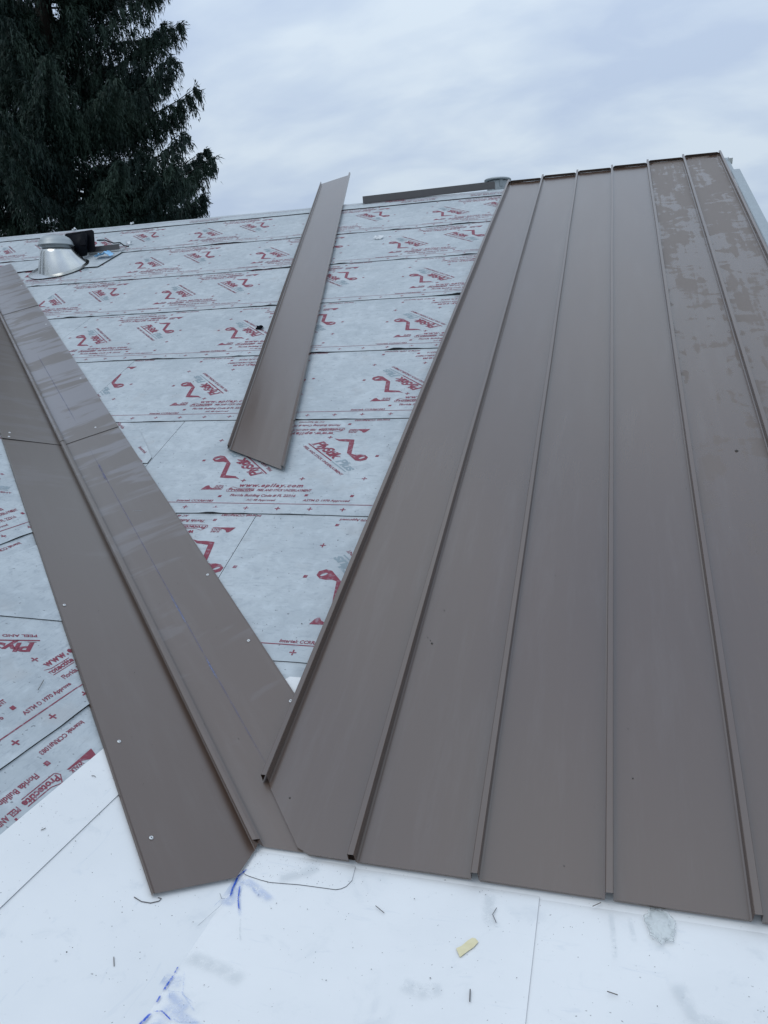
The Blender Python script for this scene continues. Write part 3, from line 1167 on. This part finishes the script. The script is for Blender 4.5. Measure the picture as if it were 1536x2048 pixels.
# round low cap of a pipe behind the ridge
pv = empty("pipe_vent", (-.165, 6.60, 2.3), "low round zinc vent cap rising just behind the ridge beside the first roof panel", "vent")
v, f = lathe([(0, .0), (.10, .0), (.10, .375)], 28)
mesh("pipe", v, f, M_GALV2, pv, Matrix.Translation((-.17, 6.30, 2.31)))
v, f = lathe([(.10, .0), (.125, .002), (.128, .012), (.120, .020), (.06, .027), (0, .029)], 36)
mesh("cap", v, f, M_GALV2, pv, Matrix.Translation((-.17, 6.30, 2.690)), smooth=True)
for a in (0.4, 2.0, 3.6, 5.2):
    v, f = box_vf(-.014, .014, .100, .104, -.06, .0)
    mesh("strut", v, f, M_GALV2, pv, Matrix.Translation((-.17, 6.30, 2.690)) @ Matrix.Rotation(a, 4, 'Z'))

# galvanised vent on the main slope
VX, VS = -3.955, 5.13
vb_ = MR @ Vector((VX, VS, .012))
rv = empty("roof_vent", tuple(vb_), "shiny galvanised roof vent with domed cap and flared base on the underlayment", "vent")
# base flange: ragged oval sheet on the slope
n = 40
fl = []
for k in range(n):
    a = 2 * math.pi * k / n
    r_ = 1 + .04 * noise.noise(Vector((math.cos(a) * 2, math.sin(a) * 2, 0)))
    fl.append((.285 * math.cos(a) * r_, .26 * math.sin(a) * r_ - .02))
v = [(a, b, .006 + .004 * noise.noise(Vector((a * 9, b * 9, 1)))) for a, b in fl] + [(a * .93, b * .93, .010) for a, b in fl] + [(a * .62, b * .60 + .01, .022) for a, b in fl]
f = [(k, (k + 1) % n, n + (k + 1) % n, n + k) for k in range(n)] + [(n + k, n + (k + 1) % n, 2 * n + (k + 1) % n, 2 * n + k) for k in range(n)] + [tuple(range(2 * n, 3 * n))]
mesh("base_flange", v, f, M_GALV, rv, MR @ Matrix.Translation((VX, VS, .010)), smooth=True)
# body: skewed cone, vertical axis, foot cut to the slope
seg = 36
v, f = [], []
rings = [(0.0, .215), (.2, .203), (.5, .180), (.8, .156), (.93, .147), (1.0, .128)]
ztop = .170
for t, r_ in rings:
    for k in range(seg):
        a = 2 * math.pi * k / seg
        x, y = r_ * math.cos(a) * 1.0, r_ * math.sin(a) * .95
        zb = y * .4287 + .012
        v.append((x + (1 - t) * .040 - .02, y, zb + (ztop - zb) * t))
for i in range(len(rings) - 1):
    for k in range(seg):
        a, b = i * seg + k, i * seg + (k + 1) % seg
        f.append((a, b, b + seg, a + seg))
Mv = Matrix.Translation(vb_)
mesh("flared_body", v, f, M_GALV, rv, Mv, smooth=True)
v, f = lathe([(.128, .166), (.124, .170), (.122, .192), (.134, .198)], 36)
mesh("collar", v, f, M_GALV2, rv, Mv @ Matrix.Translation((-.02, 0, 0)), smooth=True)
v, f = lathe([(.120, .196), (.154, .193), (.158, .199), (.150, .205), (.143, .232), (.125, .258), (.095, .277), (.05, .288), (0, .291)], 40)
mesh("domed_cap", v, f, M_GALV2, rv, Mv @ Matrix.Translation((-.02, 0, 0)), smooth=True)

# patch of underlayment the vent stands on, lower edge lifting
v, f, mi = prism_vf([(-4.43, 5.10), (-4.20, 5.125), (-4.15, 5.10), (-3.80, 5.09), (-3.531, 5.078), (-3.50, 5.47), (-3.70, 5.62), (-4.37, 5.62)], .010, .0165)
ub = mesh("underlayment_patch", v, f, [M_UND[3], M_BLACK], house, MR, mi=mi)

# black plastic vent lying tipped behind it
Mb = MR @ Matrix.Translation((-3.85, 5.36, .018)) @ Matrix.Rotation(-PR, 4, 'X') @ Matrix.Rotation(math.radians(-4), 4, 'Y') @ Matrix.Rotation(math.radians(8), 4, 'Z')
bv = empty("black_vent", tuple(Mb.translation), "black plastic vent hood tipped on its duct end beside the galvanised vent", "vent")


def rounded(w, h, r_, n=5):
    p = []
    for cx_, cy_, a0 in ((w / 2 - r_, h / 2 - r_, 0), (-w / 2 + r_, h / 2 - r_, 90), (-w / 2 + r_, -h / 2 + r_, 180), (w / 2 - r_, -h / 2 + r_, 270)):
        for k in range(n + 1):
            a = math.radians(a0 + 90 * k / n)
            p.append((cx_ + r_ * math.cos(a), cy_ + r_ * math.sin(a)))
    return p


RX = Matrix.Rotation(math.radians(78), 4, 'X')
v, f, mi = prism_vf(rounded(.29, .20, .022), -.006, .006)
f.append(tuple(range(len(v) // 2, len(v)))[::-1])
mesh("base_plate", v, f, M_BPL, bv, Mb @ Matrix.Translation((-.02, .02, .145)) @ RX)
pr = [(-.105, .14), (.115, .15), (.085, -.14), (-.06, -.15)]
v = [(a, b, .004) for a, b in pr] + [(a * .86, b * .92 - .01, .075) for a, b in pr]
f = [(4, 5, 6, 7), (0, 1, 5, 4), (1, 2, 6, 5), (2, 3, 7, 6), (3, 0, 4, 7), (3, 2, 1, 0)]
bm = bmesh.new()
me = bpy.data.meshes.new("x")
me.from_pydata(v, [], f)
bm.from_mesh(me)
bpy.data.meshes.remove(me)
bmesh.ops.bevel(bm, geom=bm.edges[:], offset=.014, segments=3, affect='EDGES')
bm_obj("hood", bm, M_BPL, bv, Mb @ Matrix.Translation((.0, .0, .112)) @ RX @ Matrix.Scale(.74, 4), smooth=True)
v, f = box_vf(.03, .10, -.03, .04, .06, .085)
mesh("duct_lip", v, f, M_BPL, bv, Mb @ Matrix.Translation((.0, .0, .112)) @ RX @ Matrix.Scale(.74, 4))

# trim offcut with a pale board edge below, cable, blue scrap, white scraps
ob_ = empty("trim_offcut", tuple(MR @ Vector((-3.70, 5.48, .02))), "short brown metal trim offcut beside the black vent hood", "metal trim")
Mo = MR @ Matrix.Translation((-3.86, 5.455, .024)) @ Matrix.Rotation(math.radians(6), 4, 'Z') @ Matrix.Rotation(-PR * .8, 4, 'X')
v, f = merge([box_vf(0, .33, 0, .003, .012, .060), box_vf(0, .33, .003, .07, .057, .060)])
mesh("trim_face", v, f, M_DBRZ, ob_, Mo)
v, f = box_vf(0, .32, .006, .06, .0, .012)
mesh("pale_underside", v, f, M_WHITE, ob_, Mo)
pts = [MR @ Vector(p) for p in [(-3.86, 5.66, .09), (-3.80, 5.70, .075), (-3.72, 5.70, .04), (-3.62, 5.66, .05), (-3.56, 5.62, .03), (-3.50, 5.60, .024)]]
v, f = tube_vf(pts, .006)
props(mesh("cable", v, f, M_BPL), "short black cable end behind the trim offcut on the slope", "cable")


def crumple(name, w, h, amp, mat, M, seed, label, cat, n=12, arch=0.0, poly=None):
    v, f = [], []
    for i in range(n + 1):
        for j in range(n + 1):
            x, y = (i / n - .5) * w, (j / n - .5) * h
            e1 = noise.noise(Vector((x / w * 3, y / h * 3, seed)))
            e2 = noise.noise(Vector((x / w * 7, y / h * 7, seed + 5)))
            k = 1 - .22 * abs(noise.noise(Vector((seed, (math.atan2(y, x)) * 1.1, 0))))
            z = amp * max(0, .45 + e1 + .5 * e2) + arch * (1 - (2 * x / w) ** 2)
            v.append((x * k, y * k, z))
    for i in range(n):
        for j in range(n):
            a = i * (n + 1) + j
            f.append((a, a + n + 1, a + n + 2, a + 1))
    o_ = mesh(name, v, f, mat, None, M)
    return props(o_, label, cat)


M_BLUE = plain("blue_film", (.22, .45, .68), .35, 0, .25, 25)
crumple("plastic_scrap", .17, .09, .03, M_BLUE, MR @ Matrix.Translation((-3.60, 5.33, .024)), 3, "crumpled pale blue plastic scrap below the trim offcut", "plastic scrap", 10, .02)
M_WP = plain("white_plastic", (.72, .74, .75), .4)
crumple("paper_scrap", .05, .04, .02, M_WP, MR @ Matrix.Translation((-3.56, 5.72, .02)), 9, "small white scrap beside the cable end near the ridge", "scrap", 5)
crumple("paper_scrap", .045, .03, .025, M_WP, MR @ Matrix.Translation((-4.63, 6.42, .016)), 19, "tiny white scrap on the ridge above the black vent", "scrap", 5)
crumple("paper_scrap", .03, .03, .025, M_WP, MR @ Matrix.Translation((-3.93, 6.44, .016)), 29, "tiny white scrap on the ridge in front of the big cedar", "scrap", 5)
crumple("paper_scrap", .075, .05, .02, M_WP, MR @ Matrix.Translation((-.96, 5.26, .008)), 39, "small white scrap on the underlayment right of the loose panel", "scrap", 6)
crumple("rubber_scrap", .05, .035, .022, M_BPL, MR @ Matrix.Translation((-1.33, 3.47, .008)), 49, "small black rubbery scrap left of the loose panel on the underlayment", "scrap", 6)

# ---------------------------------------------------------------- small things on the white sheet
MT = NT("masking_tape")
MT.set(Base_Color=MT.mix(MT.noise(MT.coord(), 60, 4), (.60, .53, .30), (.74, .68, .46)), Roughness=.7)
tp = [(.564, -.212), (.574, -.203), (.585, -.184), (.593, -.175), (.600, -.176), (.607, -.184), (.600, -.200), (.590, -.213), (.576, -.234)]
v, f, mi = prism_vf(tp, .0026, .0036)
props(mesh("tape_scrap", v, f, MT.m), "short torn piece of yellow masking tape on the white membrane", "tape scrap")

MP = NT("clear_film")
MP.set(Base_Color=(.76, .80, .79), Roughness=.3, Alpha=.34)
MP.b.inputs['Transmission Weight'].default_value = .3
MP.bump(MP.noise(MP.coord(), 55, 3), .6, .01)
bm = bmesh.new()
bmesh.ops.create_icosphere(bm, subdivisions=5, radius=1)
for w in bm.verts:
    c_ = w.co.copy()
    e1 = noise.noise(c_ * 2.1) * .35 + noise.noise(c_ * 5.0) * .22 + abs(noise.noise(c_ * 9.0)) * .14
    r_ = 1 + e1
    w.co = Vector((c_.x * r_ * .027, c_.y * r_ * .045, max(-.3, c_.z * r_) * .006 + .003))
props(bm_obj("plastic_bag_scrap", bm, MP.m, None, Matrix.Translation((.985, -.052, .0035)) @ Matrix.Rotation(.12, 4, 'Z'), smooth=True),
      "crumpled clear plastic lump on the white membrane at the foot of the metal panels", "plastic lump")

M_STICK = plain("dry_twig", (.10, .085, .075), .8)
M_WIRE = plain("dark_wire", (.12, .11, .11), .4, .6)


def stick(name, pts, r_, mat, label, cat, M=MW, z=.0045, group=None):
    v, f = tube_vf([M @ Vector((a, b, z)) for a, b in pts], r_, 6)
    return props(mesh(name, v, f, mat), label, cat, group)


stick("wire_clip", [(-.297, .172), (-.298, .152), (-.290, .133), (-.275, .120), (-.266, .119), (-.268, .127)], .0010, M_WIRE, "bent hooked wire on the white membrane by the lower corner of the flashing", "wire", ML, .0030)
stick("nail", [(.6105, -.311), (.6145, -.340)], .0012, M_WIRE, "small upright-looking nail on the white membrane below the yellow tape", "nail")
stick("bent_wire", [(.632, -.076), (.626, -.098), (.637, -.121)], .0009, M_WIRE, "thin bent wire on the membrane between the second and third seam ends", "wire")
stick("twig", [(.873, -.255), (.893, -.259)], .0010, M_STICK, "short dark twig lying level on the right half of the membrane", "twig")
stick("twig", [(.361, -.130), (.386, -.147)], .0009, M_STICK, "slanting dark twig below the end of the first full seam", "twig")
stick("twig", [(-.443, .123), (-.460, .110)], .0008, M_STICK, "short twig standing vertical in view left of the blue chalk", "twig", ML, .0030)
stick("twig", [(-.02, .0), (.03, .02)], .0010, M_STICK, "brown pine needle on the grey underlayment near the left edge", "twig", ML @ Matrix.Translation((.16, .80, 0)), .011)
stick("twig", [(.86, -.012), (.842, -.028)], .0009, M_STICK, "dark sliver at the fourth seam end", "twig", z=.008)
stick("twig", [(-.254, .449), (-.265, .453)], .0008, M_STICK, "dark sliver on the upper white membrane lap near the left edge", "twig", ML, .0065)
stick("twig", [(-.046, .474), (-.042, .468), (-.044, .463)], .0008, M_STICK, "tiny curled sliver high on the membrane lap beside the flashing", "twig", ML, .0065)

# grit: dirt specks nobody could count
gv, gf = [], []


def speck(M, a, b, z, r_):
    o_ = len(gv)
    an = random.random() * 3
    st = random.uniform(.35, 1)
    for k in range(5):
        t = an + 2 * math.pi * k / 5
        x, y = r_ * math.cos(t) * random.uniform(.7, 1.2), r_ * st * math.sin(t)
        gv.append(tuple(M @ Vector((a + x * math.cos(an) - y * math.sin(an), b + x * math.sin(an) + y * math.cos(an), z))))
    gv.append(tuple(M @ Vector((a, b, z + r_ * .7))))
    for k in range(5):
        gf.append((o_ + k, o_ + (k + 1) % 5, o_ + 5))


for i in range(190):
    a, b = random.uniform(.01, 1.3), -abs(random.gauss(0, .30))
    speck(MW, a, b, .0025, random.choice([.0005, .0007, .0008, .001, .0016]))
for i in range(90):
    a, b = .13 + random.gauss(0, .07), -.05 + random.gauss(0, .035)
    if b < -.004 and a > .01:
        speck(MW, a, b, .0025, random.uniform(.0005, .0013))
for i in range(130):
    b = random.uniform(.01, .5)
    speck(ML, random.uniform(-1.0, .0), b, .010 if b > .385 else .008, random.choice([.0006, .0009, .0012, .0018]))
for i in range(70):
    speck(MR, random.uniform(.0, 1.78), random.uniform(.02, 3.2), ZP + .0008, random.uniform(.0006, .0018))
for a, b, r_ in [(.328, .75, .005), (.321, .762, .002), (.342, .905, .0022), (1.362, 1.914, .009), (.935, .324, .003), (.048, .146, .003), (.31, .775, .002)]:
    speck(MR, a, b, ZP + .001, r_)
for i in range(260):
    x, s = random.uniform(-3.5, -.1), random.uniform(.7, 5.0)
    if x > -.86 * s + .25:
        speck(MR, x, s, .0085, random.uniform(.001, .003))
for i in range(60):
    y, u = random.uniform(-.3, .5), random.uniform(.55, 1.3)
    speck(ML, y, u, .0082, random.uniform(.0008, .002))
for i in range(40):
    w = random.uniform(-.28, .28)
    p = vpt(random.uniform(0, 2.5), w, .0155)
    speck(Matrix.Translation(p), 0, 0, 0, random.uniform(.0008, .0018))
M_GRIT = plain("dirt_specks", (.06, .055, .05), .9)
props(mesh("grit", gv, gf, M_GRIT), kind='stuff', label="dark dirt specks and needle bits scattered over the roof sheets", cat="grit")

# ---------------------------------------------------------------- trees
M_BARK = NT("bark")
M_BARK.set(Base_Color=M_BARK.mix(M_BARK.noise(M_BARK.coord('Object', (1, 1, .2)), 9, 4), (.018, .015, .013), (.04, .033, .028)), Roughness=.9)
M_BARK = M_BARK.m


def leafmat(name, a, b):
    t = NT(name)
    n = t.noise(t.coord(), 1.1, 4, .6)
    n2 = t.noise(t.coord(), 14, 2)
    f_ = t.math('ADD', t.math('MULTIPLY', n, .7), t.math('MULTIPLY', n2, .3))
    t.set(Base_Color=t.mix(t.step(f_, .36, .64), a, b), Roughness=.6)
    t.b.inputs['Specular IOR Level'].default_value = .25
    return t.m


M_CEDAR = leafmat("cedar_foliage", (.010, .023, .020), (.029, .052, .036))
M_FIR = leafmat("fir_foliage", (.010, .024, .020), (.026, .048, .034))


def np_mesh(name, V_, F_, mat, parent):
    me = bpy.data.meshes.new(name)
    nv, nf = len(V_), len(F_)
    me.vertices.add(nv)
    me.vertices.foreach_set('co', V_.astype(np.float32).ravel())
    me.loops.add(nf * 3)
    me.loops.foreach_set('vertex_index', F_.astype(np.int32).ravel())
    me.polygons.add(nf)
    me.polygons.foreach_set('loop_start', np.arange(0, nf * 3, 3, dtype=np.int32))
    me.polygons.foreach_set('loop_total', np.full(nf, 3, dtype=np.int32))
    me.materials.append(mat)
    me.update()
    me.validate()
    return link(name, me, parent)


def unit(a):
    return a / (np.linalg.norm(a, axis=-1, keepdims=True) + 1e-9)


def sprays(P, D, Ls, nl, lw, ll, r):
    """hanging or outgoing sprays: start P, direction D, length Ls; nl narrow leaflets along each"""
    n = len(P)
    t = (np.arange(nl) + .3) / nl
    droop = np.zeros((n, nl, 3))
    C = P[:, None] + D[:, None] * (Ls[:, None] * t)[..., None]
    C[..., 2] -= .16 * Ls[:, None] * t ** 2
    C += r.normal(0, .018, C.shape)
    dirn = unit(D[:, None] * 1.0 + r.normal(0, .38, (n, nl, 3)) + np.array([0, 0, -.35]))
    L2 = ll * r.uniform(.6, 1.4, (n, nl)) * (1.15 - .6 * t)[None]
    W2 = lw * r.uniform(.6, 1.4, (n, nl))
    side = unit(np.cross(dirn, r.normal(0, 1, (n, nl, 3))))
    a = C - side * W2[..., None]
    b = C + side * W2[..., None]
    c = C + dirn * L2[..., None]
    V_ = np.stack([a, b, c], 2).reshape(-1, 3)
    return V_


def conifer(name, base, H, R0, zlo, zhi, nlimb, label, mat, seed, kind='cedar', group=None, power=.85, step=.13, dens=1.0, amask=None, special=()):
    r = np.random.default_rng(seed)
    root = empty(name, base, label, "tree", group)
    B = Vector(base)
    # trunk
    pts, rad = [], []
    for i in range(12):
        t = i / 11
        pts.append((B.x + .12 * math.sin(t * 5 + seed), B.y + .1 * math.cos(t * 4), B.z + H * t))
        rad.append(max(.012, (.018 * H) * (1 - t) ** .9))
    v, f = tube_vf(pts, rad, 9)
    mesh("trunk", v, f, M_BARK, root)
    LV, LF = [], []
    PP, DD, LL = [], [], []
    for i in range(nlimb + len(special)):
        z = zlo + (zhi - zlo) * (i + r.random()) / nlimb
        az = r.random() * 2 * math.pi
        if amask is not None and r.random() < .75:
            az = amask + r.normal(0, .9)
        Lm = R0 * (1 - z / H) ** power * (r.uniform(.68, 1.0) if r.random() < .5 else r.uniform(.3, .8))
        if i >= nlimb:
            z, az, Lm = special[i - nlimb]
        elif z > H:
            continue
        if Lm < .3:
            continue
        n = max(4, int(Lm / step))
        t = np.linspace(0.06, 1, n)
        if kind == 'cedar':
            dz = Lm * (-.22 * t + .36 * t ** 2.4) + r.uniform(-.05, .05) * Lm * t
        else:
            dz = Lm * (.10 * t - .22 * t ** 2) + .12 * Lm * t ** 3
        bend = r.normal(0, .12)
        ca, sa = np.cos(az + bend * t), np.sin(az + bend * t)
        X = np.stack([B.x + ca * Lm * t, B.y + sa * Lm * t, B.z + z + dz], 1)
        X += np.cumsum(r.normal(0, .012, X.shape), 0)
        vv, ff = tube_vf([tuple(q) for q in X[::2]], [max(.006, .014 * Lm * (1 - k / len(X[::2]))) for k in range(len(X[::2]))], 4)
        o_ = len(LV)
        LV += vv
        LF += [tuple(a + o_ for a in q) for q in ff]
        tang = unit(np.gradient(X, axis=0))
        out = np.stack([ca, sa, 0 * ca], 1)
        lat = np.stack([-sa, ca, 0 * ca], 1)
        for sgn in (-1, 1):
            m_ = int(round(1.6 * dens)) + 1
            for rr in range(m_):
                tt = t[2:]
                ln = (.55 * Lm * (.33 if kind == 'cedar' else .42) * (1 - tt ** 1.6) + .14) * r.uniform(.5, 1.25, len(tt))
                ln = np.minimum(ln, 1.0)
                d = unit(lat[2:] * sgn * r.uniform(.5, 1.1, (len(tt), 1)) + out[2:] * .75 + np.array([0, 0, -.12]) + r.normal(0, .2, (len(tt), 3)))
                # secondary twig sampled into hanging sprays
                for q in (.04, .3, .6, .85, 1.0):
                    S = X[2:] + d * (ln * q)[:, None]
                    S[:, 2] -= .18 * ln * q ** 2
                    PP.append(S)
                    if q < .1:
                        hd = unit(out[2:] + lat[2:] * sgn * .5 + np.array([0, 0, .05]) + r.normal(0, .35, d.shape))
                        hl = r.uniform(.08, .22, len(tt))
                    elif kind == 'cedar':
                        hd = unit(d * .22 + np.array([0, 0, -1.0]) + r.normal(0, .10, d.shape))
                        hl = r.uniform(.06, .85, len(tt)) ** 1.3 * (1.2 - .80 * tt)
                    else:
                        hd = unit(d + np.array([0, 0, -.12]) + r.normal(0, .25, d.shape))
                        hl = r.uniform(.12, .30, len(tt))
                    DD.append(hd)
                    LL.append(hl)
    props(mesh("branches", LV, LF, M_BARK, root), kind='stuff')
    P_, D_, L_ = np.concatenate(PP), np.concatenate(DD), np.concatenate(LL)
    if kind == 'cedar':
        V_ = sprays(P_, D_, L_, 9, .0115, .12, r)
    else:
        V_ = sprays(P_, D_, L_, 6, .012, .09, r)
    F_ = np.arange(len(V_)).reshape(-1, 3)
    np_mesh("crown", V_, F_, mat, root)
    return root


conifer("cedar_tree", (-9.3, 12.1, -3.0), 18.0, 4.2, 3.0, 17.4, 225, "large dark cedar with drooping hanging sprays, its branches reaching furthest right over the ridge", M_CEDAR, 5, power=.52, step=.155,
        special=[(7.3, .22, 2.95), (7.7, .45, 2.8), (7.1, -.1, 2.7), (8.6, .25, 2.7), (9.3, .10, 2.5), (10.0, .35, 2.45), (10.6, -.1, 2.3), (11.2, .2, 2.3), (11.8, .5, 2.0), (12.9, .2, 1.9), (6.6, .3, 2.6)] + [(6.5 + .55 * q, -.93 + .55 * math.sin(q * 2.4), 1.9 + .5 * math.sin(q * 1.7)) for q in range(19)])
fir_left = conifer("fir_tree", (-12.4, 14.5, -3.0), 15.0, 3.8, 3.5, 14.5, 110, "dark conifer filling the far left behind the big cedar", M_FIR, 8, 'fir')
conifer("fir_tree", (-11.6, 18.2, -3.0), 10.3, 4.6, 3.5, 10.1, 170, "conifer with a long sloping right side just above the ridge, under the cedar's branches", M_FIR, 11, 'fir')
conifer("fir_tree", (-13.1, 24.5, -3.0), 9.9, 2.3, 4.5, 9.8, 60, "small distant conifer top, rightmost above the ridge", M_FIR, 14, 'fir')

# unseen firs added on the left, continuing the row, to darken the rib
src = fir_left
for i, (x, y, sc_, rz, lab) in enumerate([(-16.5, 6.0, 1.05, 1.0, "first"), (-17.5, -.5, 1.15, 2.6, "second"), (-16.0, -7.0, 1.0, 4.0, "third")]):
    c_ = src.copy()
    COL.objects.link(c_)
    c_.location = (x, y, -3)
    c_.scale = (sc_,) * 3
    c_.rotation_euler = (0, 0, rz)
    c_['label'] = "unseen conifer added left to darken the rib, %s going back from the dark fir" % lab
    for ch in src.children:
        d_ = ch.copy()
        COL.objects.link(d_)
        d_.parent = c_
